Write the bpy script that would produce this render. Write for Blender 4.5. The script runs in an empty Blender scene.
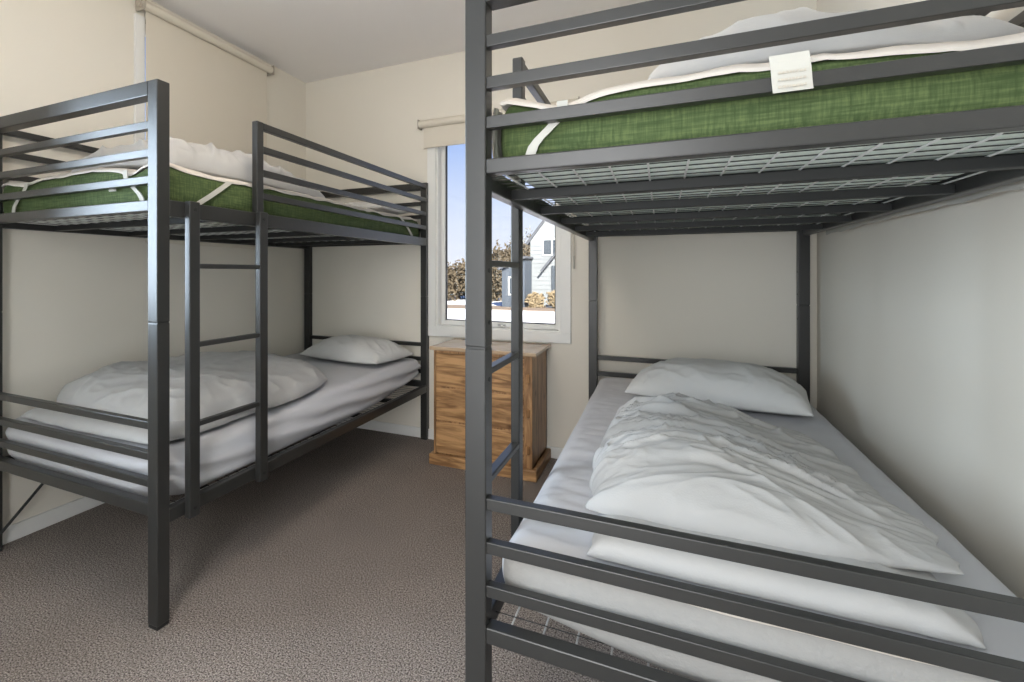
import bpy, bmesh, math, random
from mathutils import Vector, Matrix, noise
R = math.radians
sc = bpy.context.scene
C = sc.collection
# ------------------------------------------------------------ camera
cam = bpy.data.cameras.new('camera'); cam.sensor_width = 36.0; cam.sensor_fit = 'HORIZONTAL'
cam.lens = 510.05 / 1024 * 36.0
cam.shift_x = (512 - 415.55) / 1024.0
cam.shift_y = -(341 - 273.1) / 1024.0
cam.clip_start = 0.02; cam.clip_end = 400
co = bpy.data.objects.new('camera', cam); C.objects.link(co)
co.location = (0, 0, 1.1244); co.rotation_euler = (R(90), 0, R(25.724))
sc.camera = co
# ------------------------------------------------------------ world, sun, exposure
sc.view_settings.view_transform = 'Standard'; sc.view_settings.look = 'None'
sc.view_settings.gamma = 1.0; sc.view_settings.use_curve_mapping = False
sc.view_settings.exposure = 0.12
w = bpy.data.worlds.new('world'); sc.world = w; w.use_nodes = True
nt = w.node_tree; nt.nodes.clear()
out = nt.nodes.new('ShaderNodeOutputWorld'); bg = nt.nodes.new('ShaderNodeBackground')
tc = nt.nodes.new('ShaderNodeTexCoord'); sep = nt.nodes.new('ShaderNodeSeparateXYZ')
ramp = nt.nodes.new('ShaderNodeValToRGB')
cr = ramp.color_ramp
cr.elements[0].position = 0.0; cr.elements[0].color = (0.85, 0.89, 0.98, 1)
cr.elements[1].position = 0.75; cr.elements[1].color = (0.10, 0.22, 0.62, 1)
e = cr.elements.new(0.10); e.color = (0.72, 0.80, 0.97, 1)
e = cr.elements.new(0.26); e.color = (0.36, 0.52, 0.90, 1)
nt.links.new(tc.outputs['Generated'], sep.inputs[0]); nt.links.new(sep.outputs['Z'], ramp.inputs[0])
nt.links.new(ramp.outputs[0], bg.inputs[0]); bg.inputs[1].default_value = 1.0
nt.links.new(bg.outputs[0], out.inputs[0])
sl = bpy.data.lights.new('sun', 'SUN'); sl.energy = 16.0; sl.angle = R(0.6); sl.color = (1, .96, .9)
so = bpy.data.objects.new('sun', sl); C.objects.link(so); so.location = (-8, -8, 12)
so.rotation_euler = Vector((-0.40, 0.75, -0.52)).to_track_quat('-Z', 'Y').to_euler()
FILL_GLOBE = 31.0       # emission of the added globe, an invented light source

hl = bpy.data.lights.new('frontal_fill_light', 'AREA'); hl.shape = 'RECTANGLE'; hl.size = .82; hl.size_y = 1.9; hl.energy = 52; hl.color = (.97, .98, 1.0)  # soft frontal fill added behind the camera; its source is invented
ho = bpy.data.objects.new('frontal_fill_light', hl); C.objects.link(ho); ho.location = (-.35, -.95, 1.15); ho.rotation_euler = (R(90), 0, 0)
dl = bpy.data.lights.new('side_fill_light', 'AREA'); dl.shape = 'RECTANGLE'; dl.size = 1.05; dl.size_y = 1.15; dl.energy = 95; dl.color = (.70, .85, 1.0)  # cool fill added from the left to brighten the right wall
do = bpy.data.objects.new('side_fill_light', dl); C.objects.link(do); do.location = (-2.66, .10, 1.45); do.rotation_euler = (0, R(-90), 0)
# ------------------------------------------------------------ materials
def mat(name, col, rough=0.6, spec=0.5, metal=0.0, bump=0.0, bscale=200.0, var=0.0, vscale=8.0, sheen=0.0, stretch=(1, 1, 1)):
    m = bpy.data.materials.new(name); m.use_nodes = True
    n = m.node_tree; b = n.nodes['Principled BSDF']
    b.inputs['Roughness'].default_value = rough; b.inputs['Metallic'].default_value = metal
    b.inputs['Specular IOR Level'].default_value = spec
    if sheen: b.inputs['Sheen Weight'].default_value = sheen
    t = n.nodes.new('ShaderNodeTexCoord'); mp = n.nodes.new('ShaderNodeMapping'); mp.inputs['Scale'].default_value = stretch
    n.links.new(t.outputs['Object'], mp.inputs[0])
    no = n.nodes.new('ShaderNodeTexNoise'); no.inputs['Scale'].default_value = vscale; no.inputs['Detail'].default_value = 4
    n.links.new(mp.outputs[0], no.inputs['Vector'])
    mix = n.nodes.new('ShaderNodeMix'); mix.data_type = 'RGBA'
    c = Vector(col)
    mix.inputs[6].default_value = (*[x * (1 - var) for x in c], 1); mix.inputs[7].default_value = (*[min(1, x * (1 + var)) for x in c], 1)
    n.links.new(no.outputs['Fac'], mix.inputs[0]); n.links.new(mix.outputs[2], b.inputs['Base Color'])
    if bump:
        n2 = n.nodes.new('ShaderNodeTexNoise'); n2.inputs['Scale'].default_value = bscale; n2.inputs['Detail'].default_value = 3
        n.links.new(mp.outputs[0], n2.inputs['Vector'])
        bp = n.nodes.new('ShaderNodeBump'); bp.inputs['Strength'].default_value = bump; bp.inputs['Distance'].default_value = 0.004
        n.links.new(n2.outputs['Fac'], bp.inputs['Height']); n.links.new(bp.outputs[0], b.inputs['Normal'])
    return m
M = {}
M['wall'] = mat('cream_wall_paint', (0.70, 0.665, 0.59), 0.75, 0.3, bump=0.05, bscale=300, var=0.015, vscale=2)
M['ceiling'] = mat('ceiling_paint', (0.86, 0.84, 0.83), 0.85, 0.2, var=0.01)
M['trim'] = mat('white_gloss_trim', (0.72, 0.72, 0.70), 0.35, 0.5, var=0.01)
M['metal'] = mat('charcoal_powder_coat', (0.023, 0.023, 0.022), 0.34, 0.5, bump=0.04, bscale=900, var=0.04)
M['metal_dark'] = mat('dark_mesh_steel', (0.022, 0.023, 0.023), 0.5, 0.3)
M['wire_glint'] = mat('wire_painted_glint', (0.62, 0.62, 0.61), 0.3, 0.6)  # lengthwise wires: specular glint painted in as a pale base colour
M['rubber'] = mat('black_plastic', (0.02, 0.02, 0.02), 0.5, 0.4)
M['duvet'] = mat('white_cotton', (0.40, 0.398, 0.392), 0.85, 0.2, bump=0.12, bscale=260, var=0.02, vscale=5, sheen=0.1)
M['sheet'] = mat('white_sheet', (0.52, 0.525, 0.55), 0.85, 0.2, bump=0.08, bscale=400, var=0.02, vscale=4)
M['pillow'] = mat('pillow_cotton', (0.56, 0.56, 0.55), 0.85, 0.2, bump=0.08, bscale=300, var=0.02)
M['mattress_side'] = mat('grey_mattress_fabric', (0.30, 0.296, 0.285), 0.9, 0.15, bump=0.35, bscale=160, var=0.05, vscale=60)
M['protector'] = mat('cream_protector', (0.56, 0.52, 0.47), 0.85, 0.2, bump=0.12, bscale=220, var=0.03)
M['elastic'] = mat('white_elastic', (0.44, 0.43, 0.39), 0.8, 0.2)
M['blind'] = mat('cream_blind_fabric', (0.64, 0.595, 0.51), 0.8, 0.2, bump=0.05, bscale=500, var=0.01)
M['beige'] = mat('beige_plastic', (0.42, 0.38, 0.32), 0.5, 0.4)
M['chrome'] = mat('steel_latch', (0.5, 0.5, 0.5), 0.3, 0.5, metal=1.0)
M['snow'] = mat('bleached_ground', (0.80, 0.80, 0.80), 0.9, 0.1, var=0.06, vscale=0.4)
M['siding'] = mat('pale_weatherboard', (0.20, 0.215, 0.22), 0.8, 0.2, var=0.03)
M['siding_grey'] = mat('grey_weatherboard', (0.065, 0.078, 0.095), 0.8, 0.2, var=0.03)
M['roof'] = mat('grey_roof_sheet', (0.07, 0.075, 0.085), 0.6, 0.3)
M['dark_glass'] = mat('dark_glass', (0.05, 0.06, 0.07), 0.1, 0.6)
M['hay'] = mat('dry_grass', (0.21, 0.165, 0.10), 0.95, 0.1, var=0.25, vscale=3)
M['bark'] = mat('pale_bark', (0.19, 0.17, 0.145), 0.9, 0.1, var=0.2, vscale=3)
M['leaf'] = mat('dull_gum_leaf', (0.085, 0.068, 0.045), 0.9, 0.1, var=0.4, vscale=1.5)
M['leaf_pale'] = mat('grey_gum_leaf', (0.15, 0.155, 0.15), 0.9, 0.1, var=0.3, vscale=1.5)
M['dirt'] = mat('dry_verge', (0.20, 0.155, 0.115), 0.95, 0.1, var=0.15, vscale=2)

def carpet():
    m = mat('taupe_loop_carpet', (0.2, 0.17, 0.15), 0.95, 0.1); n = m.node_tree; b = n.nodes['Principled BSDF']
    t = n.nodes.new('ShaderNodeTexCoord')
    a = n.nodes.new('ShaderNodeTexNoise'); a.inputs['Scale'].default_value = 200; a.inputs['Detail'].default_value = 3; a.inputs['Roughness'].default_value = .7
    l = n.nodes.new('ShaderNodeTexNoise'); l.inputs['Scale'].default_value = 2.2; l.inputs['Detail'].default_value = 3
    v = n.nodes.new('ShaderNodeTexVoronoi'); v.inputs['Scale'].default_value = 260
    for q in (a, l, v): n.links.new(t.outputs['Object'], q.inputs['Vector'])
    r = n.nodes.new('ShaderNodeValToRGB'); r.color_ramp.elements[0].position = .38; r.color_ramp.elements[0].color = (.055, .042, .036, 1)
    r.color_ramp.elements[1].position = .66; r.color_ramp.elements[1].color = (.56, .49, .44, 1)
    n.links.new(a.outputs['Fac'], r.inputs[0])
    mx = n.nodes.new('ShaderNodeMix'); mx.data_type = 'RGBA'; mx.blend_type = 'MULTIPLY'; mx.inputs[0].default_value = .35
    n.links.new(r.outputs[0], mx.inputs[6]); n.links.new(l.outputs['Fac'], mx.inputs[7])
    n.links.new(mx.outputs[2], b.inputs['Base Color'])
    ad = n.nodes.new('ShaderNodeMath'); ad.operation = 'ADD'; n.links.new(a.outputs['Fac'], ad.inputs[0]); n.links.new(v.outputs['Distance'], ad.inputs[1])
    bp = n.nodes.new('ShaderNodeBump'); bp.inputs['Strength'].default_value = .55; bp.inputs['Distance'].default_value = .004
    n.links.new(ad.outputs[0], bp.inputs['Height']); n.links.new(bp.outputs[0], b.inputs['Normal'])
    return m
M['carpet'] = carpet()

def wood(name, dark, light, horiz=True, rough=.4):
    m = mat(name, light, rough, .45); n = m.node_tree; b = n.nodes['Principled BSDF']
    t = n.nodes.new('ShaderNodeTexCoord'); mp = n.nodes.new('ShaderNodeMapping')
    mp.inputs['Scale'].default_value = (1.0, 1.0, 8.0) if horiz else (8.0, 8.0, 1.0)
    n.links.new(t.outputs['Object'], mp.inputs[0])
    a = n.nodes.new('ShaderNodeTexNoise'); a.inputs['Scale'].default_value = 3.2; a.inputs['Detail'].default_value = 6; a.inputs['Distortion'].default_value = 1.6
    n.links.new(mp.outputs[0], a.inputs['Vector'])
    k = n.nodes.new('ShaderNodeTexVoronoi'); k.inputs['Scale'].default_value = 6.5; n.links.new(t.outputs['Object'], k.inputs['Vector'])
    kr = n.nodes.new('ShaderNodeValToRGB'); kr.color_ramp.elements[0].position = .03; kr.color_ramp.elements[0].color = (.25, .16, .1, 1)
    kr.color_ramp.elements[1].position = .17; kr.color_ramp.elements[1].color = (1, 1, 1, 1); n.links.new(k.outputs['Distance'], kr.inputs[0])
    r = n.nodes.new('ShaderNodeValToRGB'); r.color_ramp.elements[0].position = .36; r.color_ramp.elements[0].color = (*dark, 1)
    r.color_ramp.elements[1].position = .62; r.color_ramp.elements[1].color = (*light, 1); n.links.new(a.outputs['Fac'], r.inputs[0])
    mx = n.nodes.new('ShaderNodeMix'); mx.data_type = 'RGBA'; mx.blend_type = 'MULTIPLY'; mx.inputs[0].default_value = .8
    n.links.new(r.outputs[0], mx.inputs[6]); n.links.new(kr.outputs[0], mx.inputs[7]); n.links.new(mx.outputs[2], b.inputs['Base Color'])
    return m
M['pine'] = wood('knotty_pine', (.20, .10, .04), (.50, .29, .13))
M['pine_v'] = wood('pine_stile', (.20, .10, .04), (.46, .26, .12), horiz=False)
M['pine_top'] = wood('polished_pine_top', (.38, .26, .16), (.50, .37, .25), rough=.16)

def green():
    m = mat('green_mattress_cloth', (.1, .2, .08), .85, .2); n = m.node_tree; b = n.nodes['Principled BSDF']
    t = n.nodes.new('ShaderNodeTexCoord')
    cols = []
    for s in ((6, 6, 90), (90, 90, 6)):
        mp = n.nodes.new('ShaderNodeMapping'); mp.inputs['Scale'].default_value = s; n.links.new(t.outputs['Object'], mp.inputs[0])
        a = n.nodes.new('ShaderNodeTexNoise'); a.inputs['Scale'].default_value = 2.5; a.inputs['Detail'].default_value = 4; n.links.new(mp.outputs[0], a.inputs['Vector']); cols.append(a)
    ad = n.nodes.new('ShaderNodeMath'); ad.operation = 'MULTIPLY'; n.links.new(cols[0].outputs['Fac'], ad.inputs[0]); n.links.new(cols[1].outputs['Fac'], ad.inputs[1])
    r = n.nodes.new('ShaderNodeValToRGB'); r.color_ramp.elements[0].position = .16; r.color_ramp.elements[0].color = (.042, .066, .024, 1)
    r.color_ramp.elements[1].position = .38; r.color_ramp.elements[1].color = (.092, .125, .048, 1); n.links.new(ad.outputs[0], r.inputs[0])
    n.links.new(r.outputs[0], b.inputs['Base Color'])
    bp = n.nodes.new('ShaderNodeBump'); bp.inputs['Strength'].default_value = .3; bp.inputs['Distance'].default_value = .003
    n.links.new(ad.outputs[0], bp.inputs['Height']); n.links.new(bp.outputs[0], b.inputs['Normal'])
    return m
M['green'] = green()
M['ticking'] = mat('pale_mattress_underside', (.70, .78, .72), .9, .15, bump=.2, bscale=120, var=.12, vscale=30)

def glass():
    m = bpy.data.materials.new('window_glass'); m.use_nodes = True; n = m.node_tree; n.nodes.clear()
    o = n.nodes.new('ShaderNodeOutputMaterial'); tr = n.nodes.new('ShaderNodeBsdfTransparent'); gl = n.nodes.new('ShaderNodeBsdfGlossy'); gl.inputs['Roughness'].default_value = .02
    fr = n.nodes.new('ShaderNodeFresnel'); fr.inputs[0].default_value = 1.35
    mx = n.nodes.new('ShaderNodeMixShader'); n.links.new(fr.outputs[0], mx.inputs[0]); n.links.new(tr.outputs[0], mx.inputs[1]); n.links.new(gl.outputs[0], mx.inputs[2])
    n.links.new(mx.outputs[0], o.inputs[0]); return m
M['glass'] = glass()
def emis(name, col, s):
    m = bpy.data.materials.new(name); m.use_nodes = True; b = m.node_tree.nodes['Principled BSDF']
    b.inputs['Base Color'].default_value = (.8, .8, .8, 1); b.inputs['Emission Color'].default_value = (*col, 1); b.inputs['Emission Strength'].default_value = s
    return m
M['lamp'] = emis('added_globe_glow', (1.0, .86, .70), FILL_GLOBE)

# ------------------------------------------------------------ mesh helpers
def finish(o, label=None, cat=None, group=None, kind=None):
    if label: o['label'] = label
    if cat: o['category'] = cat
    if group: o['group'] = group
    if kind: o['kind'] = kind
    return o
def link(name, bm, m, parent=None, loc=None, smooth=False):
    """link a bmesh written in world coordinates; origin moved to loc (or the parent's place)"""
    me = bpy.data.meshes.new(name); L = Vector(loc) if loc is not None else Vector((0, 0, 0))
    o = bpy.data.objects.new(name, me); C.objects.link(o)
    base = L
    if parent is not None:
        base = world_loc(parent); o.parent = parent
    else: o.location = L
    bmesh.ops.translate(bm, verts=bm.verts, vec=-base)
    if smooth:
        for f in bm.faces: f.smooth = True
    bm.to_mesh(me); bm.free()
    for mm in (m if isinstance(m, (list, tuple)) else [m]): me.materials.append(M[mm])
    return o
def world_loc(o):
    v = Vector(o.location)
    while o.parent is not None: o = o.parent; v += Vector(o.location)
    return v
def empty(name, loc, label, cat, group=None):
    o = bpy.data.objects.new(name, None); C.objects.link(o); o.location = loc; o.empty_display_size = .1
    return finish(o, label, cat, group)
def box(bm, a, b, bev=0.0, mi=0):
    x0, x1 = sorted((a[0], b[0])); y0, y1 = sorted((a[1], b[1])); z0, z1 = sorted((a[2], b[2]))
    r = bmesh.ops.create_cube(bm, size=1.0, matrix=Matrix.Translation(((x0+x1)/2, (y0+y1)/2, (z0+z1)/2)) @ Matrix.Diagonal((x1-x0, y1-y0, z1-z0, 1)))
    vs = r['verts']; fs = {f for v in vs for f in v.link_faces}
    if mi:
        for f in fs: f.material_index = mi
    if bev:
        es = list({e for v in vs for e in v.link_edges})
        bmesh.ops.bevel(bm, geom=es, offset=bev, segments=2, affect='EDGES', profile=.5)
    return bm
def tube(bm, pts, r, seg=8, cap=True):
    pts = [Vector(p) for p in pts]; rings = []
    for i, p in enumerate(pts):
        d = (pts[min(i+1, len(pts)-1)] - pts[max(i-1, 0)]).normalized()
        up = Vector((0, 0, 1)) if abs(d.z) < .9 else Vector((1, 0, 0))
        s = d.cross(up).normalized(); t = s.cross(d)
        rr = r[i] if isinstance(r, (list, tuple)) else r
        rings.append([bm.verts.new(p + s*math.cos(2*math.pi*k/seg)*rr + t*math.sin(2*math.pi*k/seg)*rr) for k in range(seg)])
    for a, b in zip(rings, rings[1:]):
        for k in range(seg): bm.faces.new((a[k], a[(k+1) % seg], b[(k+1) % seg], b[k]))
    if cap: bm.faces.new(rings[0][::-1]); bm.faces.new(rings[-1])
    return bm
def prism(bm, poly, axis, a, b):
    """extrude a 2D polygon (list of (p,q)) along axis 'X' or 'Y' from a to b"""
    f = (lambda p, q, t: (t, p, q)) if axis == 'X' else ((lambda p, q, t: (p, t, q)) if axis == 'Y' else (lambda p, q, t: (p, q, t)))
    v0 = [bm.verts.new(f(p, q, a)) for p, q in poly]; v1 = [bm.verts.new(f(p, q, b)) for p, q in poly]
    n = len(poly); bm.faces.new(v0); bm.faces.new(v1[::-1])
    for i in range(n): bm.faces.new((v0[i], v1[i], v1[(i+1) % n], v0[(i+1) % n]))
    bmesh.ops.recalc_face_normals(bm, faces=bm.faces); return bm
def B(): return bmesh.new()
def one(name, a, b, m, parent=None, bev=0.0, loc=None): return link(name, box(B(), a, b, bev), m, parent, loc)
def N(x, y, z=0.0): return noise.noise(Vector((x, y, z)))
def ridge(x, y, z=0.0, p=2.0): return max(0.0, 1 - abs(N(x, y, z)) * 2.2) ** p
def sstep(a, b, x):
    t = min(1, max(0, (x-a)/(b-a))); return t*t*(3-2*t)

# ------------------------------------------------------------ the room
XL, XR, YB, YN, ZC = -2.462, 0.70, 3.165, -0.60, 2.585
def struct(name, bm, m, parent=None):
    o = link(name, bm, m, parent)
    if parent is None: o['kind'] = 'structure'
    return o
T = .12
struct('floor', box(B(), (XL-T, YN-T, -.1), (XR+T, YB+T, 0)), 'carpet')
struct('ceiling', box(B(), (XL-T, YN-T, ZC), (XR+T, YB+T, ZC+.12)), 'ceiling')
struct('wall_right', box(B(), (XR, YN, 0), (XR+T, YB, ZC)), 'wall')
DX0, DX1, DZ = -.78, .08, 2.05  # doorway opening added out of view to let the frontal fill in
b = B(); box(b, (XL, YN-T, 0), (DX0, YN, ZC)); box(b, (DX1, YN-T, 0), (XR, YN, ZC)); box(b, (DX0, YN-T, DZ), (DX1, YN, ZC)); struct('wall_front', b, 'wall')
b = B(); box(b, (DX0-.06, YN, 0), (DX0, YN+.015, DZ), .003); box(b, (DX1, YN, 0), (DX1+.06, YN+.015, DZ), .003); box(b, (DX0-.06, YN, DZ), (DX1+.06, YN+.015, DZ+.06), .003); struct('trim_1', b, 'trim')  # casing of the added doorway
HB = -2.3  # unseen shell added behind the opening to keep the sun out
struct('wall_sun_block', box(box(box(B(), (-1.6, HB, 0), (-1.48, YN-T, ZC)), (.88, HB, 0), (1.0, YN-T, ZC)), (-1.6, HB-T, 0), (1.0, HB, ZC)), 'wall')
struct('floor_sun_block', box(B(), (-1.6, HB-T, -.1), (1.0, YN-T, 0)), 'carpet'); struct('ceiling_sun_block', box(B(), (-1.6, HB-T, ZC), (1.0, YN-T, ZC+.12)), 'ceiling')
# back wall with the window opening
WX0, WX1, WZ0, WZ1 = -1.368, -.549, .765, 2.08
b = B(); box(b, (XL-T, YB, 0), (WX0, YB+T, ZC)); box(b, (WX1, YB, 0), (XR+T, YB+T, ZC)); box(b, (WX0, YB, 0), (WX1, YB+T, WZ0)); box(b, (WX0, YB, WZ1), (WX1, YB+T, ZC))
struct('wall_back', b, 'wall')
LY0, LY1, LZ0, LZ1 = 1.80, 2.66, 1.38, 2.47
SY0, SY1, SZ0, SZ1 = -.45, .65, .85, 2.05  # opening added out of view for the side fill
b = B(); box(b, (XL-T, YN, 0), (XL, SY0, ZC)); box(b, (XL-T, SY1, 0), (XL, LY0, ZC)); box(b, (XL-T, SY0, 0), (XL, SY1, SZ0)); box(b, (XL-T, SY0, SZ1), (XL, SY1, ZC)); box(b, (XL-T, LY1, 0), (XL, YB, ZC)); box(b, (XL-T, LY0, 0), (XL, LY1, LZ0)); box(b, (XL-T, LY0, LZ1), (XL, LY1, ZC))
struct('wall_left', b, 'wall')
def skirting(name, a, bb):
    b = box(B(), a, bb, .004); return struct(name, b, 'trim')
skirting('baseboard_left', (XL, YN, 0), (XL+.014, YB-.014, .068))
skirting('baseboard_back', (XL+.014, YB-.014, 0), (XR-.014, YB, .068))
skirting('baseboard_right', (XR-.014, YN, 0), (XR, YB, .068))
# window in the back wall
b = B(); cw = .062; z0 = .70
box(b, (WX0-cw, YB-.016, z0), (WX0, YB, 2.14), .003); box(b, (WX1, YB-.016, z0), (WX1+cw, YB, 2.14), .003)
box(b, (WX0-cw, YB-.016, WZ1), (WX1+cw, YB, WZ1+cw), .003); box(b, (WX0-cw, YB-.018, z0), (WX1+cw, YB, WZ0), .003)
box(b, (WX0, YB-.006, WZ0-.002), (WX1, YB+T, WZ0+.008), .002)
for x0, x1 in ((WX0, WX0+.012), (WX1-.012, WX1)): box(b, (x0, YB, WZ0), (x1, YB+T, WZ1))
w1 = struct('window_1', b, 'trim')
b = B(); fy0, fy1 = YB+.055, YB+.10; fw = .034; gx0, gx1, gz0 = -1.328, -.590, .804
box(b, (WX0+.012, fy0, WZ0+.008), (gx0, fy1, WZ1), .003); box(b, (gx1, fy0, WZ0+.008), (WX1-.012, fy1, WZ1), .003)
box(b, (gx0, fy0, WZ0+.008), (gx1, fy1, gz0), .003); box(b, (gx0, fy0, WZ1-.04), (gx1, fy1, WZ1), .003)
link('window_sash', b, 'trim', w1)
b = B()
for x0, x1, zz0, zz1 in ((gx0, gx0+.006, gz0, WZ1-.04), (gx1-.006, gx1, gz0, WZ1-.04), (gx0, gx1, gz0, gz0+.006)): box(b, (x0, fy0+.012, zz0), (x1, fy0+.03, zz1))
link('glazing_seal', b, 'rubber', w1)
link('glass_pane', box(B(), (gx0, fy0+.02, gz0), (gx1, fy0+.024, WZ1-.04)), 'glass', w1)
b = B(); box(b, (-.955, fy0-.014, .780), (-.905, fy0, .796), .003); tube(b, [(-.93, fy0-.014, .788), (-.93, fy0-.034, .788)], .007); tube(b, [(-.93, fy0-.03, .788), (-.90, fy0-.03, .776)], .0045)
link('window_latch', b, 'chrome', w1)
# window in the left wall, behind its blind
b = B(); box(b, (XL, LY0-.055, LZ0-.06), (XL+.016, LY0, LZ1), .003); box(b, (XL, LY1, LZ0-.06), (XL+.016, LY1+.05, LZ1), .003); box(b, (XL, LY0-.055, LZ0-.06), (XL+.016, LY1+.05, LZ0), .003)
w2 = struct('window_2', b, 'trim')
b = B(); box(b, (XL-.1, LY0, LZ0), (XL-.05, LY0+.045, LZ1)); box(b, (XL-.1, LY1-.045, LZ0), (XL-.05, LY1, LZ1)); box(b, (XL-.1, LY0, LZ0), (XL-.05, LY1, LZ0+.045)); box(b, (XL-.1, LY0, LZ1-.045), (XL-.05, LY1, LZ1))
link('window_sash', b, 'trim', w2)
link('glass_pane', box(B(), (XL-.078, LY0+.045, LZ0+.045), (XL-.074, LY1-.045, LZ1-.045)), 'glass', w2)
b = B()
for y0, y1, q0, q1 in ((SY0-.06, SY0, SZ0-.06, SZ1+.06), (SY1, SY1+.06, SZ0-.06, SZ1+.06), (SY0, SY1, SZ0-.06, SZ0), (SY0, SY1, SZ1, SZ1+.06), ((SY0+SY1)/2-.02, (SY0+SY1)/2+.02, SZ0, SZ1)): box(b, (XL-.0, y0, q0), (XL+.016, y1, q1), .003)
w3 = struct('added_window', b, 'trim')  # invented window, added unseen around the side fill
link('glass_pane', box(B(), (XL-.078, SY0, SZ0), (XL-.074, SY1, SZ1)), 'glass', w3)
# roller blinds
bl = empty('roller_blind', (-.94, YB-.03, 2.14), 'cream roller blind rolled almost fully up over the back wall window', 'blind')
b = tube(B(), [(-1.475, YB-.036, 2.13), (-.44, YB-.036, 2.13)], .026, 20); link('roller_tube', b, 'blind', bl, smooth=False)
b = box(B(), (-1.45, YB-.03, 1.985), (-.455, YB-.027, 2.12)); link('blind_fabric', b, 'blind', bl)
b = box(B(), (-1.45, YB-.034, 1.968), (-.455, YB-.023, 1.990), .003); link('bottom_bar', b, 'blind', bl)
for q in (-1.485, -.44): link('bracket', box(B(), (q, YB-.06, 2.10), (q+.01, YB, 2.16), .002), 'beige', bl)
b = B(); tube(b, [(-.474, YB-.022, 2.10), (-.474, YB-.02, 1.22)], .0022, 6); tube(b, [(-.464, YB-.026, 2.10), (-.464, YB-.024, 1.22)], .0022, 6)
tube(b, [(-.469, YB-.024, 1.225), (-.469, YB-.024, 1.15)], .006, 8); link('pull_cord', b, 'elastic', bl)
bl = empty('roller_blind', (XL+.04, 2.24, 2.52), 'cream roller blind pulled down against the left wall beside the ceiling', 'blind')
b = tube(B(), [(XL+.045, 1.768, 2.518), (XL+.045, 2.725, 2.518)], .024, 20); link('roller_tube', b, 'blind', bl)
b = box(B(), (XL+.026, 1.795, 1.30), (XL+.028, 2.705, 2.50)); link('blind_fabric', b, 'blind', bl)
b = box(B(), (XL+.021, 1.795, 1.285), (XL+.033, 2.705, 1.305), .003); link('bottom_bar', b, 'blind', bl)
link('bracket', box(B(), (XL, 2.728, 2.485), (XL+.07, 2.736, 2.55), .003), 'beige', bl)
b = box(B(), (XL, 1.756, 2.485), (XL+.07, 1.764, 2.55), .003)
tube(b, [(XL+.045, 1.738, 2.518), (XL+.045, 1.757, 2.518)], .022, 14); link('bracket', b, 'beige', bl)
# globe added to light the room from above the view; no known lamp
lp = empty('added_pendant_light', (-.88, 1.15, ZC), 'added opal globe light hanging unseen from the middle of the ceiling', 'lamp')
b = tube(B(), [(-.88, 1.15, ZC), (-.88, 1.15, ZC-.025)], .055, 24); link('ceiling_rose', b, 'trim', lp)
b = tube(B(), [(-.88, 1.15, ZC-.02), (-.88, 1.15, ZC-.16)], .005, 8); link('cord', b, 'trim', lp)
b = B(); bmesh.ops.create_uvsphere(b, u_segments=32, v_segments=20, radius=.13, matrix=Matrix.Translation((-.88, 1.15, ZC-.28))); link('fill_globe', b, 'lamp', lp, smooth=True)

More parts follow.
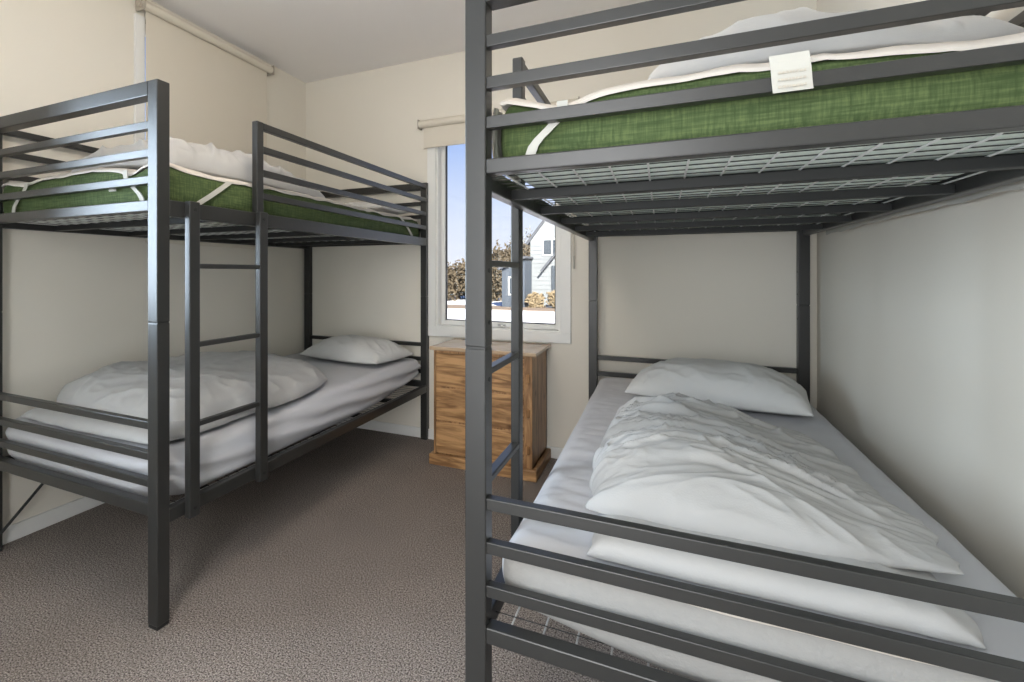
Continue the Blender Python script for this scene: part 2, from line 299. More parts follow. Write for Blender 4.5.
# ------------------------------------------------------------ bunk beds
PW = .046
BW, BL = 1.023, 2.081
def bunk(name, xa, sgn, yn, label, dl=0.0, dg=0.0, zu=(1.597, 1.508, 1.422), zl=(.639, .541, .455), fu=(1.322, 1.357), fl=(.352, .392)):
    """xa: aisle-side outer face, sgn: +1 bed extends to +X, -1 to -X"""
    W, L, H = BW, BL, 1.735
    root = empty(name, (xa + sgn*W/2, yn + L/2, 0), label, 'bunk bed', 'charcoal metal bunk beds')
    X = lambda t: xa + sgn*t
    Y = lambda t: yn + t
    def bx(bm, x0, x1, y0, y1, z0, z1, bev=.003): return box(bm, (X(x0), Y(y0), z0), (X(x1), Y(y1), z1), bev)
    for px in (0, W-PW):
        for py in (0, L-PW):
            b = B(); bx(b, px, px+PW, py, py+PW, .012, .966); bx(b, px, px+PW, py, py+PW, .969, H)
            bx(b, px+.002, px+PW-.002, py+.002, py+PW-.002, .95, .98, 0)
            p = link('post', b, 'metal', root)
            link('foot_cap', bx(B(), px+.001, px+PW-.001, py+.001, py+PW-.001, 0, .014, .003), 'rubber', p)
            for z in (1.13, 1.02, .90):
                b = B()
                c = Vector((X(px+PW if px == 0 else px), Y(py+PW/2), z)); d = Vector((sgn*(.0015 if px == 0 else -.0015), 0, 0))
                tube(b, [c-d*.5, c+d], .005, 10)
                link('bolt', b, 'metal_dark', p)
    for py0, name2 in ((.004, 'foot'), (L-.004-.024, 'head')):
        p0 = 0 if name2 == 'foot' else L-PW
        link('top_rail', bx(B(), PW-.001, W-PW+.001, p0, p0+PW, 1.688, H), 'metal', root)
        for z in (*zu, *zl):
            link('end_rail', bx(B(), PW-.001, W-PW+.001, py0, py0+.024, z-.0125, z+.0125, .002), 'metal', root)
        for z0, z1 in (fu, fl):
            link('frame_end', bx(B(), PW-.001, W-PW+.001, p0+.002, p0+.036, z0, z1, .003), 'metal', root)
    for z0, z1 in ((1.308, 1.360), (.322, .367)):
        for x0 in (.001, W-.031):
            link('side_rail', bx(B(), x0, x0+.03, PW-.001, L-PW+.001, z0, z1), 'metal', root)
    for zt in (1.337, .345):
        for ys in (.25, .60, .96, 1.32, 1.68):
            b = B(); bx(b, .031, W-.031, ys, ys+.03, zt-.026, zt-.0035, .002)
            link('slat', b, 'metal_dark', root)
        b = B(); z = zt
        n = 0; yy = .075
        while yy < L-.06:
            tube(b, [(X(.031), Y(yy), z), (X(W-.031), Y(yy), z)], .0012, 5, False); yy += .048
        for f in b.faces: f.material_index = 1
        xx = .075
        while xx < W-.04:
            zz = z-.003
            tube(b, [(X(xx), Y(.036), zz+.004)] + [(X(xx), Y(t), zz) for t in (.06, .3, .6, 1.0, 1.4, L-.06)] + [(X(xx), Y(L-.036), zz+.004)], .0021, 6, False); xx += .069
        link('wire_mesh', b, ['wire_glint', 'metal_dark'], root)
    # ladder on the aisle side
    lx0, lx1 = -.027, -.001
    st = []
    lad = link('ladder', bx(B(), lx0, lx1, .088+dl, .130+dl, .315, 1.362), 'metal', root)
    link('ladder_stile', bx(B(), lx0, lx1, .414+dl, .458+dl, .315, 1.362), 'metal', lad)
    for z in (1.148, .884, .618):
        b = B(); bx(b, lx0+.001, lx1+.0, .129+dl, .415+dl, z-.008, z+.008, .003); link('rung', b, 'metal', lad)
    for yy in (.109+dl, .436+dl):
        for z in (1.335, .345):
            c = Vector((X(lx0), Y(yy), z)); d = Vector((-sgn*.002, 0, 0)); link('bolt', tube(B(), [c, c+d], .006, 10), 'metal_dark', lad)
    # guard rails
    for side, x0, ya in (('aisle', .001, .422+dg), ('wall', W-.025, PW)):
        b = B(); bx(b, x0, x0+.024, ya+(.0361 if side == 'aisle' else 0), L-PW, 1.693, 1.721, .003)
        g = link('guard_rail', b, 'metal', root)
        if side == 'aisle': link('guard_post', bx(B(), x0, x0+.028, ya, ya+.036, 1.3605, 1.722), 'metal', g)
        for z in (1.616, 1.523, 1.430):
            link('guard_bar', bx(B(), x0+.001, x0+.021, ya+.01, L-PW+.001, z-.0125, z+.0125, .002), 'metal', g)
    b = tube(B(), [(X(W-.05), Y(.03), .07), (X(W-.05), Y(.31), .33)], .006, 8)
    link('brace', b, 'metal_dark', root)
    return root
XA_L, YN_L, XA_R, YN_R = -1.422, 1.088, -.374, 1.016
# bed plan measures to room coordinates
def LP(x, y): return (XA_L+(x+1.404)*BW/.988, YN_L+(y-.992)*BL/2.0)
def RP(x, y): return (XA_R+(x+.3676)*BW/.988, YN_R+(y-.972)*BL/2.0)
bunk('bunk_bed', XA_L, -1, YN_L, 'charcoal metal bunk bed with ladder, standing against the left wall', .012, .018)
bunk('bunk_bed', XA_R, 1, YN_R, 'charcoal metal bunk bed close to the camera, standing against the right wall', .05, -.045, (1.608, 1.521, 1.438), (.643, .552, .462), (1.331, 1.362), (.354, .388))

# ------------------------------------------------------------ bedding generators
def soft_box(x0, x1, y0, y1, z0, z1, r, step, fn=None, botmat=None):
    bm = B(); nx = max(4, round((x1-x0)/step)); ny = max(4, round((y1-y0)/step)); nz = max(3, round((z1-z0)/step*1.6))
    V = {}
    def vert(i, j, k):
        if (i, j, k) in V: return V[(i, j, k)]
        p = Vector((x0+(x1-x0)*i/nx, y0+(y1-y0)*j/ny, z0+(z1-z0)*k/nz))
        c = Vector((min(max(p.x, x0+r), x1-r), min(max(p.y, y0+r), y1-r), min(max(p.z, z0+r), z1-r)))
        d = p-c; n = d.normalized() if d.length > 1e-9 else Vector((0, 0, 1))
        # keep faces flat: distance by max norm
        m = max(abs(d.x), abs(d.y), abs(d.z))
        q = c + n*m if d.length > 1e-9 else p
        if fn: q = fn(q, n)
        v = bm.verts.new(q); V[(i, j, k)] = v; return v
    def quad(a, b, c, d, mi=0):
        f = bm.faces.new((vert(*a), vert(*b), vert(*c), vert(*d))); f.smooth = True; f.material_index = mi
    for i in range(nx):
        for j in range(ny):
            quad((i, j, nz), (i+1, j, nz), (i+1, j+1, nz), (i, j+1, nz)); quad((i, j, 0), (i, j+1, 0), (i+1, j+1, 0), (i+1, j, 0), 1 if botmat else 0)
    for i in range(nx):
        for k in range(nz):
            quad((i, 0, k), (i+1, 0, k), (i+1, 0, k+1), (i, 0, k+1)); quad((i, ny, k), (i, ny, k+1), (i+1, ny, k+1), (i+1, ny, k))
    for j in range(ny):
        for k in range(nz):
            quad((0, j, k), (0, j, k+1), (0, j+1, k+1), (0, j+1, k)); quad((nx, j, k), (nx, j+1, k), (nx, j+1, k+1), (nx, j, k+1))
    return bm
def pad(bm, corners, T, base, e=.012, k=.35, p=6, nu=90, nv=120, wr=None, edge=None, pinch=0.0, topf=None):
    """closed puffy pad over a rounded quad. corners: (u,v) (-,-),(+,-),(+,+),(-,+)"""
    A, Bc, Cc, D = [Vector((c[0], c[1])) for c in corners]
    top = []; bot = []
    for j in range(nv+1):
        rt = []; rb = []
        for i in range(nu+1):
            a = math.sin((i/nu-.5)*math.pi*.94)/math.sin(.47*math.pi); c = math.sin((j/nv-.5)*math.pi*.94)/math.sin(.47*math.pi)
            uu = a*math.sqrt(1-k*c*c/2*1.0)*(1-pinch*(1-c*c)*abs(a)**2); vv = c*math.sqrt(1-k*a*a/2)*(1-pinch*(1-a*a)*abs(c)**2)
            s, t = (uu+1)/2, (vv+1)/2
            P = A*(1-s)*(1-t)+Bc*s*(1-t)+Cc*s*t+D*(1-s)*t
            if edge: P = P + Vector(edge(P.x, P.y, a, c))
            pr = math.sqrt(max(0, (1-abs(a)**p)*(1-abs(c)**p)))
            zb = base(P.x, P.y)
            h = T(P.x, P.y, a, c) if callable(T) else T
            wv = wr(P.x, P.y, a, c) if wr else 0
            zt = zb + e + (h-e)*pr + wv*min(1, pr*1.6)
            rt.append((P.x, P.y, max(zt, zb+.003))); rb.append((P.x, P.y, zb + e*(1-pr)*.9))
        top.append(rt); bot.append(rb)
    vt = [[bm.verts.new(q) for q in r] for r in top]
    vb = [[(vt[j][i] if (i in (0, nu) or j in (0, nv)) else bm.verts.new(bot[j][i])) for i in range(nu+1)] for j in range(nv+1)]
    for j in range(nv):
        for i in range(nu):
            f = bm.faces.new((vt[j][i], vt[j][i+1], vt[j+1][i+1], vt[j+1][i])); f.smooth = True
            f = bm.faces.new((vb[j][i], vb[j+1][i], vb[j+1][i+1], vb[j][i+1])); f.smooth = True
    return bm
def strip(bm, pts, wvec, th=.0015):
    """flat ribbon along pts, width vector wvec (world), small thickness"""
    pts = [Vector(p) for p in pts]; wv = Vector(wvec)
    rows = []
    for i, p in enumerate(pts):
        d = (pts[min(i+1, len(pts)-1)]-pts[max(0, i-1)]).normalized(); n = d.cross(wv).normalized()*th
        rows.append([bm.verts.new(q) for q in (p-wv/2-n, p+wv/2-n, p+wv/2+n, p-wv/2+n)])
    for a, b in zip(rows, rows[1:]):
        for k in range(4): bm.faces.new((a[k], a[(k+1) % 4], b[(k+1) % 4], b[k]))
    bm.faces.new(rows[0][::-1]); bm.faces.new(rows[-1])
    return bm

# ------------------------------------------------------------ upper mattresses (green, with a strapped protector on top)
def upper(xa, sgn, yn, label, plabel):
    x0, x1 = sorted((xa+sgn*(.052 if sgn < 0 else .070), xa+sgn*.985)); y0, y1 = yn+.05, yn+2.02
    zb, zt = 1.3405, 1.478
    xin = .052 if sgn < 0 else .070
    near_aisle = (lambda x, y: math.exp(-((x-(xa+sgn*.13))/.07)**2) * math.exp(-((y-y0)/.12)**2))
    def crown(x, y):
        u = abs(x-xa)/BW; ny = math.exp(-((y-y0)/.12)**2)
        return .010*math.sin(math.pi*u) + .008*N(x*3, y*2, 1) + ny*(.014*math.exp(-((u-.06)/.05)**2) - .018*math.exp(-((u-.19)/.05)**2) - .010*math.exp(-((u-.80)/.06)**2)+.010*math.exp(-((u-.93)/.05)**2))
    def fn(p, n):
        q = p.copy(); t = (p.z-zb)/(zt-zb)
        if t > .02: q.z += t*crown(p.x, p.y)
        q += n*Vector((1, 1, 0)).length*0
        bulge = .010*math.sin(math.pi*min(1, max(0, t)))
        wr = .0035*N(p.x*9, p.y*9, p.z*30)
        if n.z > -.5:
            q.x += n.x*(bulge+wr + .003*math.sin(p.y*140+4*N(p.y*6, 0))*math.sin(math.pi*min(1, max(0, t)))); q.y += n.y*(bulge+wr)
        return q
    b = soft_box(x0, x1, y0, y1, zb, zt, .022, .02, fn, True)
    m = link('mattress', b, ['green', 'ticking'], None, (xa+sgn*BW/2, yn+1, zb))
    finish(m, label, 'mattress')
    # protector: thin padded sheet
    b = B(); nx, ny = 60, 110
    def top(x, y): return zt + crown(x, y) + .004
    def sh(s, t, up):
        # s across 0 wall..1 aisle side, t along
        x = x0-.006+(x1-x0+.012)*s; y = y0-.008+(y1-y0+.016)*t
        ed = min(s, 1-s, t*2, (1-t)*2)
        droop = .014*max(0, 1-ed/.02) + .006*max(0, 1-ed/.012)*N(x*7, y*7, 9)
        z = top(x, y) + .004*N(x*12, y*12, 3) + .003*ridge(x*9, y*6, 5) - droop
        return (x, y, z + (0.004 if up else -.002))
    g = {}
    for up in (0, 1):
        for i in range(nx+1):
            for j in range(ny+1): g[(up, i, j)] = b.verts.new(sh(i/nx, j/ny, up))
    for i in range(nx):
        for j in range(ny):
            for up in (0, 1):
                q = [g[(up, i, j)], g[(up, i+1, j)], g[(up, i+1, j+1)], g[(up, i, j+1)]]
                f = b.faces.new(q if up else q[::-1]); f.smooth = True
    for i in range(nx):
        b.faces.new((g[(0, i, 0)], g[(0, i+1, 0)], g[(1, i+1, 0)], g[(1, i, 0)])); b.faces.new((g[(1, i, ny)], g[(1, i+1, ny)], g[(0, i+1, ny)], g[(0, i, ny)]))
    for j in range(ny):
        b.faces.new((g[(1, 0, j)], g[(1, 0, j+1)], g[(0, 0, j+1)], g[(0, 0, j)])); b.faces.new((g[(0, nx, j)], g[(0, nx, j+1)], g[(1, nx, j+1)], g[(1, nx, j)]))
    p = link('mattress_protector', b, 'protector', None, (xa+sgn*BW/2, yn+1, zt))
    finish(p, plabel, 'mattress protector')
    # elastic straps round each corner: across the end face and across the side face
    yf = y0-.015; zl = zb+.004
    def ribbon(pts, wv): link('elastic_strap', strip(B(), pts, wv), 'elastic', p)
    for c, far in ((0, False), (0, True), (1, False), (1, True)):
        xc = xa+sgn*(xin if c == 0 else .985); d = sgn*(1 if c == 0 else -1)
        yy = (y1+.015) if far else yf; dy = -1 if far else 1
        o = (.15 if sgn < 0 else .125) if c == 0 else (.20 if sgn < 0 else .075); dd = .06 if c == 0 and sgn > 0 else (.085 if sgn < 0 else .02)
        pts = []
        for k in range(9):
            t = k/8; pts.append((xc+d*(o-dd*t+.012*math.sin(t*6)), yy-dy*(.001+.006*math.sin(math.pi*t)), 1.470-.114*t))
        ribbon(pts, (.021, 0, 0))
        xs = xc-d*.0155
        pts = []
        for k in range(9):
            t = k/8; pts.append((xs-d*.005*math.sin(math.pi*t), yy+dy*(.30-.16*t), 1.466-.108*t))
        ribbon(pts, (0, .030, 0))
    if sgn > 0:                      # gathered flap of the protector on the aisle-side corner
        b = B(); g = {}
        for i in range(25):
            for j in range(13):
                y = y0-.012+.20*i/24; z = 1.352+.128*j/12; wv = .006*math.sin(i*1.9+j*.25)*(1-.5*j/12)
                for q in (0, 1): g[i, j, q] = b.verts.new((x0-.016-.006*math.sin(math.pi*j/12)+wv-.0014*q, y+.004*N(z*40, i), z))
        for i in range(24):
            for j in range(12):
                for q in (0, 1):
                    f = [g[i, j, q], g[i+1, j, q], g[i+1, j+1, q], g[i, j+1, q]]; b.faces.new(f if q else f[::-1]).smooth = True
        link('corner_flap', b, 'elastic', p)
    return m, p, top
LUM, LUP, LTOP = upper(XA_L, -1, YN_L, 'green mattress on the upper bunk of the left bed', 'cream strapped protector over the green mattress of the left upper bunk')
RUM, RUP, RTOP = upper(XA_R, 1, YN_R, 'green mattress on the upper bunk of the right bed', 'cream strapped protector over the green mattress of the right upper bunk')
# care labels hanging at the near ends
def care(par, x0, x1, y, z0, z1, lines, tilt=.006):
    pts = [(x0+(x1-x0)/2+tilt*k/5, y-.002*math.sin(k), z1-(z1-z0)*k/5) for k in range(6)]
    o = link('care_label', strip(B(), pts, (x1-x0, 0, 0), .0008), 'elastic', par)
    b = B()
    for k in range(lines):
        z = z1-(z1-z0)*(.50+.38*k/max(1, lines-1)); xx = x0+(x1-x0)*.16+tilt*.6
        random.seed(k)
        while xx < x1-(x1-x0)*.16+tilt*.6:
            ww = random.uniform(.002, .005); box(b, (xx, y-.0040, z-.0018), (xx+ww, y-.0028, z+.0018)); xx += ww+.0012
    link('label_print', b, 'beige', o)
care(RUP, .160, .214, YN_R-.003, 1.421, 1.482, 3, .006)
care(LUP, -1.70, -1.663, YN_L+.026, 1.402, 1.432, 2, .0)

# ------------------------------------------------------------ lower mattresses
def lower(xa, sgn, yn, label, kind):
    x0, x1 = sorted((xa+sgn*(.046 if kind == 'L' else .066), xa+sgn*(.965 if kind == 'L' else .985))); y0, y1 = yn+.05, yn+2.02
    zb, zt = .350, .530
    L = y1-y0
    def tilt(x, y):
        t = (y-y0)/L
        return .022*t + (.01*math.exp(-((y-y0)/.1)**2))
    def fn(p, n):
        q = p.copy(); t = min(1, max(0, (p.z-zb)/(zt-zb))); ty = (p.y-y0)/L; tx = abs(p.x-xa)/BW
        q.z += t*tilt(p.x, p.y) + t*.006*N(p.x*2.5, p.y*2.5, 4)
        if n.z > .7 and kind == 'R' and tx < .30: q.z += .007*sstep(.30, .2, tx)*(ridge(p.x*9+N(p.x*6, p.y*6), p.y*24, 2, 2)-.2)*sstep(.02, .06, tx)
        if n.z > .7: q.z += .0022*ridge(p.x*5+N(p.x*4, p.y*4)*1.2, p.y*5, 2, 3) + .002*N(p.x*9, p.y*9, 8)
        # lower hem pulled up towards the ends and corners
        cx = max(0, 1-(tx-.05)/.16) if tx < .21 else 0
        up = .012*sstep(.5, .85, ty)+.068*(max(0, (ty-.70)/.30))**1.5 + .06*cx**1.5*math.exp(-(ty/.035)**2) if kind == 'L' else .08*max(0, 1-tx/.42)**1.3*math.exp(-(ty/.12)**2)+.05*(max(0, (ty-.8)/.2))**2
        q.z += up*(1-t)*(1.0)
        side = (1-abs(n.z))
        fold = 0
        if kind == 'L':
            s = p.z*150 + 26*ty + 3*N(p.y*3, p.z*12, 2)
            fold = .0095*math.sin(s*.55)*math.sin(math.pi*t)*(.6+.4*ty) + .007*N(p.y*2.2, p.z*26+ty*5, 7)
        else: fold = .002*N(p.x*6, p.y*6, p.z*10)
        if side > .1:
            q.x += n.x*(fold+(.020 if kind == 'L' else .012)*math.sin(math.pi*t)) ; q.y += n.y*(fold+.012*math.sin(math.pi*t))
            # tuck the bottom inwards
            q.x -= n.x*.008*(1-t)**2; q.y -= n.y*.010*(1-t)**2
        return q
    b = soft_box(x0, x1, y0, y1, zb, zt, .045, .016, fn)
    m = link('mattress', b, 'sheet' if kind == 'L' else ['sheet', 'mattress_side'], None, (xa+sgn*BW/2, yn+1, zb))
    finish(m, label, 'mattress')
    if kind == 'R':
        for f in m.data.polygons:
            if f.normal.y < -.55: f.material_index = 1
    return m, (lambda x, y: zt + tilt(x, y) + .0045)
LM, LZ = lower(XA_L, -1, YN_L, 'lower mattress of the left bunk bed under a white fitted sheet', 'L')
RM, RZ = lower(XA_R, 1, YN_R, 'lower mattress of the right bunk bed with a white sheet', 'R')
# piping along the near end of the right lower mattress
b = B(); pts = [(XA_R+.12+.78*k/20, YN_R+.036-.004*math.sin(k*.9), .528+.004*math.sin(k*.4)) for k in range(21)]
tube(b, pts, .005, 8); link('piping', b, 'protector', RM, smooth=True)

# ------------------------------------------------------------ pillows
def pillow(cx, cy, rz, lx, ly, T, zf, label, m='pillow', seed=0, tiltx=0):
    c, s = math.cos(rz), math.sin(rz)
    cs = [(cx+c*a*lx/2-s*bb*ly/2, cy+s*a*lx/2+c*bb*ly/2) for a, bb in ((-1, -1), (1, -1), (1, 1), (-1, 1))]
    def wr(x, y, a, cc):
        e = max(abs(a), abs(cc))
        return .009*N(x*7+seed, y*7, seed) + .009*(ridge(x*6+seed, y*9+x*4, 3, 2.4)-.3) - .008*ridge(a*4+N(x*5, y*5)*2, cc*2.0+seed, 6, 3)*e**2 + .004*(ridge(x*16, y*14, seed, 2)-.3)*e
    def base(x, y): return zf(x, y)
    bm = pad(B(), cs, T, base, e=.038, k=.14, p=2.5, nu=90, nv=80, wr=wr, pinch=.045)
    o = link('pillow', bm, m, None, (cx, cy, zf(cx, cy))); return finish(o, label, 'pillow')
pillow(*LP(-1.78, 2.70), R(-8), .66, .42, .15, LZ, 'white pillow lying at the head of the left lower bunk', seed=3)
pillow(*RP(.205, 2.55), R(-9), .70, .46, .17, RZ, 'white pillow lying at the head of the right lower bunk', seed=11)
pillow(*LP(-1.74, 2.72), R(-6), .55, .34, .085, lambda x, y: LTOP(x, y)+.0075, 'white pillow on the upper bunk of the left bed by the headboard', seed=7)

# ------------------------------------------------------------ duvets
# right lower: a folded duvet with ruched wrinkles
def wr_r(x, y, a, c):
    w1 = N(x*3.5, y*3.5, 1); w2 = N(x*7, y*7, 11)
    s = .024*(ridge(x*1.6+w1*.7, y*12+w1*1.0+x*.8, 2, 2.6)-.3) + .012*(ridge(x*5+w2, y*24+w1*1.6-x*2, 5, 2.4)-.28) + .012*N(x*2.5, y*3, 8)
    s += .004*(ridge(x*11+w2, y*26-x*5, 7, 2)-.3)
    left = sstep(-.45, -.92, a)
    s = s*(1-.3*left) + left*(.013*(ridge(x*16+w2, y*27, 3, 1.8)-.35) + .006*N(x*30, y*40, 9))
    far = sstep(-.85, -.50, c); s *= .30+.70*far
    return s*(1-sstep(.35, 1.0, a)*.5)
def T_r(x, y, a, c): return .104 + .030*math.exp(-((a+.4)/.5)**2) - .062*sstep(.0, 1, a) - .018*sstep(.3, 1, c)
b = B()
pad(b, [(-.135, 1.075), (.452, 1.07), (.48, 1.62), (-.14, 1.62)], lambda x, y, a, c: .058-.02*sstep(.5, 1, a), RZ, e=.010, k=.05, p=10, nu=110, nv=60,
    wr=lambda x, y, a, c: .005*N(x*6, y*6, 2)+.010*sstep(.45, .95, a)*(ridge(x*9+y*8, y*14, 3, 2)-.4), edge=lambda x, y, a, c: (.008*N(y*20, 0, 1)+.02*sstep(.5, 1, a)*N(y*12, 3), .006*N(x*7, 1, 2)+.014*N(x*16, 4)*sstep(.6, 1, a)))
pad(b, [(-.175, 1.17), (.52, 1.21), (.47, 2.24), (-.16, 2.26)], T_r, lambda x, y: RZ(x, y)+.030*(1-sstep(1.45, 1.60, y)), e=.020, k=.34, p=7, nu=200, nv=270, wr=wr_r,
    edge=lambda x, y, a, c: (.012*N(y*16, a, 1)+.009*N(y*50, a, 3), .010*N(x*7, 1, 2)))
o = link('duvet', b, 'duvet', None, (.15, 1.5, RZ(.15, 1.5))); finish(o, 'crumpled white duvet folded on the right lower bunk', 'duvet')
# left lower
def wr_l(x, y, a, c):
    warp = N(x*3, y*3, 5)*.5
    return .013*(ridge(x*4+y*2.5+warp, y*6-x*4, 3, 2.4)-.33) + .012*N(x*3, y*3, 2) + .006*(ridge(x*9+warp, y*11+x*3, 4, 2.2)-.3)
b = B()
pad(b, [(-2.29, 1.13), (-1.50, 1.13), (-1.50, 1.70), (-2.30, 1.70)], .060, LZ, e=.014, k=.10, p=8, nu=80, nv=50,
    wr=lambda x, y, a, c: .005*N(x*7, y*7, 2)+.004*(ridge(x*8, y*5, 4)-.3), edge=lambda x, y, a, c: (.008*N(y*9, 0, 1), .012*N(x*7, 1, 2)))
pad(b, [(-2.44, 1.19), (-1.465, 1.17), (-1.465, 2.28), (-2.44, 2.46)], lambda x, y, a, c: .135+.02*math.exp(-((a+.3)/.6)**2)-.03*sstep(.2, 1, c), lambda x, y: LZ(x, y)+.022*(1-sstep(1.5, 1.7, y)), e=.026, k=.70, p=5, nu=130, nv=130, wr=wr_l,
    edge=lambda x, y, a, c: (.008*N(y*10, a, 1), .010*N(x*8, 1, 2)))
o = link('duvet', b, 'duvet', None, (-1.93, 1.6, LZ(-1.93, 1.6))); finish(o, 'rumpled white duvet folded on the left lower bunk', 'duvet')
# left upper
b = B()
pad(b, [LP(-2.20, 1.12), LP(-1.50, 1.10), LP(-1.56, 2.15), LP(-2.20, 2.3)], lambda x, y, a, c: .155-.045*sstep(-.2, 1, c), lambda x, y: LTOP(x, y)+.0085, e=.02, k=.35, p=5, nu=110, nv=150,
    wr=lambda x, y, a, c: .020*(ridge(x*3, y*7+x*4, 3, 2.2)-.35)+.010*N(x*3, y*3, 4)+.009*(ridge(x*9, y*14, 6, 2)-.3))
o = link('duvet', b, 'duvet', None, (-1.86, 1.6, LTOP(-1.86, 1.6))); finish(o, 'rumpled pale duvet bundled on the left upper bunk', 'duvet')
# right upper
b = B()
pad(b, [RP(-.05, 1.07), RP(.53, 1.07), RP(.53, 2.1), RP(-.10, 2.1)], lambda x, y, a, c: .085+.045*sstep(-1, -.2, a)*math.exp(-((x-.17)/.16)**2)+.02, lambda x, y: RTOP(x, y)+.0085, e=.02, k=.3, p=5, nu=110, nv=120,
    wr=lambda x, y, a, c: .024*(ridge(x*7+y*2, y*4, 3, 2.2)-.35)+.014*N(x*4, y*4, 6)+.010*(ridge(x*14, y*9, 6, 2)-.3))
o = link('duvet', b, 'duvet', None, (.22, 1.55, RTOP(.22, 1.55))); finish(o, 'rumpled pale duvet bundled on the right upper bunk', 'duvet')
# loose hem of the protector hanging between the right bed and the wall
b = B(); pts0 = []
for k in range(61):
    y = 1.40+1.48*k/60; zlow = 1.300+.012*N(y*4, 3)+.006*N(y*13, 1)
    pts0.append((y, zlow))
rows = []
for y, zl in pts0:
    x = .670+.006*N(y*6, 7)
    rows.append([b.verts.new(q) for q in ((x-.0015, y, 1.44), (x-.0015, y, zl), (x+.0015, y, zl), (x+.0015, y, 1.44))])
for p, q in zip(rows, rows[1:]):
    for k in range(4): b.faces.new((p[k], p[(k+1) % 4], q[(k+1) % 4], q[k]))
b.faces.new(rows[0]); b.faces.new(rows[-1][::-1])
link('hanging_hem', b, 'elastic', RUP)

# ------------------------------------------------------------ chest of drawers
dr = empty('chest_of_drawers', (-.92, 2.95, 0), 'small knotty pine chest of drawers under the window between the bunk beds', 'chest of drawers')
bx0, bx1, by0, by1 = -1.213, -.630, 2.765, 3.148
b = B(); box(b, (bx0, by0+.02, .05), (bx0+.02, by1, .675)); box(b, (bx1-.02, by0+.02, .05), (bx1, by1, .675)); box(b, (bx0, by1-.01, .05), (bx1, by1, .675)); box(b, (bx0, by0+.02, .05), (bx1, by1, .07))
box(b, (bx0+.02, by0+.03, .06), (bx1-.02, by0+.034, .675))
link('cabinet_body', b, 'pine_v', dr)
b = B(); box(b, (bx0, by0, .06), (bx0+.012, by0+.022, .672), .002); box(b, (bx1-.045, by0, .06), (bx1, by0+.022, .672), .002); box(b, (bx0+.01, by0, .655), (bx1-.04, by0+.022, .672), .002)
for z in (.255, .455): box(b, (bx0+.012, by0+.006, z-.006), (bx1-.045, by0+.022, z+.006))
for z in (.16, .36, .55):
    tube(b, [(bx1-.022, by0+.002, z-.03), (bx1-.022, by0-.004, z-.02), (bx1-.022, by0-.004, z+.02), (bx1-.022, by0+.002, z+.03)], [.004, .012, .012, .004], 10)
link('front_frame', b, 'pine_v', dr)
for z0, z1 in ((.068, .250), (.260, .450), (.460, .652)):
    link('drawer', box(B(), (bx0+.014, by0+.001, z0), (bx1-.047, by0+.02, z1), .004), 'pine', dr)
b = B(); box(b, (bx0-.022, by0-.024, .0), (bx1+.028, by0+.004, .062), .006); box(b, (bx1, by0, .0), (bx1+.028, by1-.006, .062), .006); box(b, (bx0-.022, by0, .0), (bx0, by1-.006, .062), .006)
link('plinth', b, 'pine', dr)
link('top_board', box(B(), (bx0-.02, by0-.022, .672), (bx1+.025, by1, .694), .005), 'pine_top', dr)

# ------------------------------------------------------------ outside
GZ = -.56
b = B(); box(b, (-90, YB+.4, GZ-.2), (70, 120, GZ)); struct('ground', b, 'snow')
b = B(); box(b, (-22, 22.6, GZ), (-3, 25.0, GZ+.03), .01)
struct('verge', b, 'dirt')
HY = 26.0
h = empty('house', (-3.9, HY+4, GZ), 'pale grey gabled house with a steep roof beyond the window', 'house')
HX0, HX1, EZ, PX, PZ = -6.02, -1.6, 2.75, -3.8, 5.70
b = prism(B(), [(HX0, GZ), (HX1, GZ), (HX1, EZ), (PX, PZ), (HX0, EZ)], 'Y', HY, HY+8)
k = 0
z = GZ+.2
while z < 2.7: box(b, (HX0-.01, HY-.02, z), (HX1+.01, HY, z+.015)); z += .22
link('wall', b, 'siding', h)
def slab(x0, z0, x1, z1, y0, y1, t=.12):
    d = Vector((x1-x0, 0, z1-z0)).normalized(); n = Vector((-d.z, 0, d.x))*t
    if n.z < 0: n = -n
    return prism(B(), [(x0, z0), (x1, z1), (x1+n.x, z1+n.z), (x0+n.x, z0+n.z)], 'Y', y0, y1)
link('roof', slab(HX0-.14, EZ-.185, PX, PZ, HY-.12, HY+8.3), 'roof', h)
link('roof', slab(HX1+.14, EZ-.185, PX, PZ, HY-.12, HY+8.3), 'roof', h)
def pane(x0, x1, z0, z1, y, par):
    b = B(); box(b, (x0, y-.05, z0), (x1, y, z1)); f = link('window', b, 'trim', par)
    box_ = B(); xm = (x0+x1)/2
    box(box_, (x0+.06, y-.06, z0+.06), (xm-.03, y-.045, z1-.06)); box(box_, (xm+.03, y-.06, z0+.06), (x1-.06, y-.045, z1-.06)); link('pane', box_, 'dark_glass', f)
pane(-5.40, -4.45, 2.0, 2.85, HY, h)
b = prism(B(), [(-7.08, GZ), (-5.95, GZ), (-5.95, 1.75), (-7.08, 1.30)], 'Y', HY-1.5, HY); link('annex', b, 'siding_grey', h)
link('annex_roof', slab(-7.2, 1.27, -5.85, 1.86, HY-1.75, HY-.02, .10), 'roof', h)
pane(-6.75, -6.35, .05, .95, HY-1.5, h)
link('porch_roof', slab(-5.35, 1.18, -4.5, 2.25, HY-.5, HY-.02, .10), 'roof', h)
b = B(); box(b, (-4.95, HY-.06, GZ+.3), (-4.3, HY-.02, 1.5)); link('doorway', b, 'dark_glass', h)
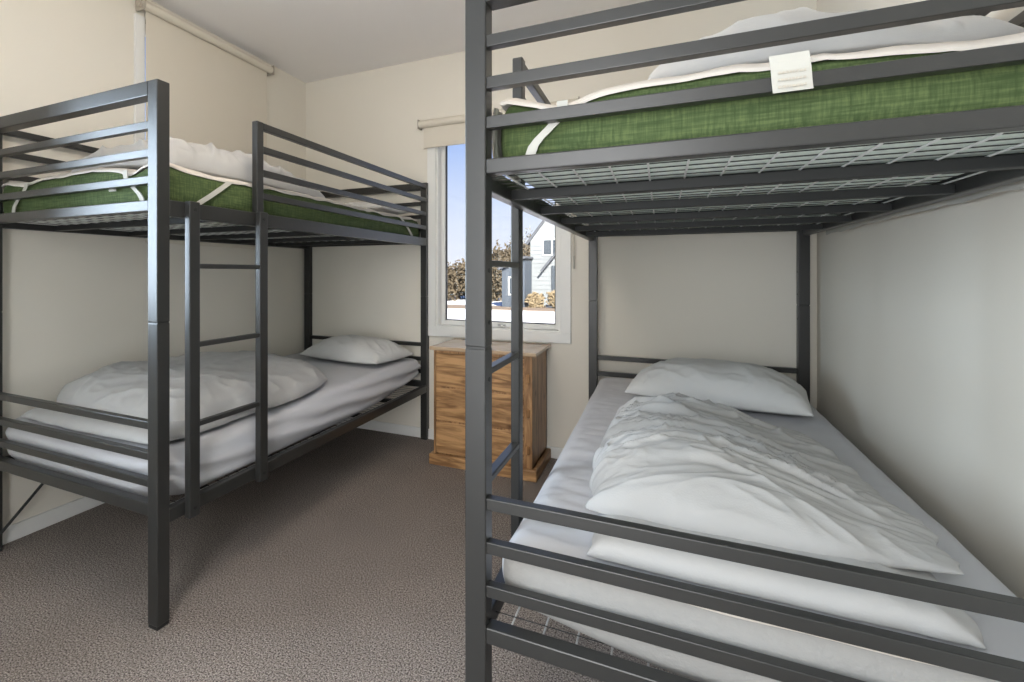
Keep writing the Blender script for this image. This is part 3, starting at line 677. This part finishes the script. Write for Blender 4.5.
# trees and bushes
def tree_meshes(seed, hgt, wid, leafmat, nleaf, ls, low=.5):
    random.seed(seed); b = B(); tips = []
    def branch(p, d, l, r, lev):
        q = p+d*l*.5+Vector((random.uniform(-.1, .1), random.uniform(-.1, .1), 0))*l; e_ = p+d*l
        tube(b, [p, q, e_], [r, r*.8, r*.55], 5)
        if lev == 0: tips.append(e_); return
        for k in range(3 if lev > 1 else 4):
            a = random.uniform(0, 6.28); nd = (d+Vector((math.cos(a)*wid, math.sin(a)*wid, random.uniform(0, .3)))*.62).normalized()
            branch(e_ if k else q, nd, l*random.uniform(.55, .8), r*.5, lev-1)
    for k in range(3):
        a = random.uniform(0, 6.28); branch(Vector((0, 0, 0)), Vector((math.cos(a)*.28*wid, math.sin(a)*.28*wid, 1)).normalized(), hgt*.36, hgt*.022, 3)
    lf = B()
    for k in range(nleaf):
        t = random.choice(tips)+Vector([random.gauss(0, hgt*.075) for _ in range(3)]) - Vector((0, 0, random.random()**1.5*low*hgt))
        u = Vector([random.gauss(0, 1) for _ in range(3)]).normalized(); v = u.orthogonal().normalized(); s = ls*random.uniform(.6, 1.4)
        vs = [lf.verts.new(t+q) for q in (u*s, v*s*.45, -u*s, -v*s*.45)]; lf.faces.new(vs)
    return b, lf
def tree(seed, x, y, hgt, wid, leaf, n, ls, label, cat, group):
    bt, lf = tree_meshes(seed, hgt, wid, leaf, n, ls)
    r = empty('gum_tree' if cat == 'tree' else 'shrub', (x, y, GZ), label, cat, group)
    for nm, bb, mm in (('trunk', bt, 'bark'), ('foliage', lf, leaf)):
        bmesh.ops.translate(bb, verts=bb.verts, vec=Vector((x, y, GZ))); link(nm, bb, mm, r)
for i, (x, y, hh, lb) in enumerate([
    (-12.3, 29.0, 2.5, 'brown scrubby gum tree at the far left of the window view'),
    (-11.3, 31.5, 2.7, 'brown scrubby gum tree just left of the nearest bed post in the window view'),
    (-9.9, 29.5, 2.6, 'brown scrubby gum tree hidden mostly behind the nearest bed post'),
    (-8.6, 29.5, 2.6, 'brown scrubby gum tree next to the grey annex of the house')]):
    tree(20+i, x, y, hh, .9, 'leaf', 3600, .13, lb, 'tree', None)
tree(50, -11.9, 42, 4.3, 1.0, 'leaf', 3000, .22, 'tall brown gum tree above the scrub left of the ladder', 'tree', None)
tree(51, -9.3, 42.5, 4.6, 1.0, 'leaf', 3000, .22, 'tall brown gum tree showing above the grey annex roof', 'tree', None)
tree(60, -12.3, 55, 7.0, 1.0, 'leaf_pale', 900, .24, 'silvery sparse gum tree standing highest beside the house roof', 'tree', None)
tree(70, -5.5, 24.75, .75, 1.1, 'hay', 1700, .11, 'dry straw coloured shrub beside the grey annex corner', 'shrub', None)
tree(71, -4.5, 24.75, .85, 1.1, 'hay', 1700, .11, 'dry straw coloured shrub under the porch roof of the house', 'shrub', None)
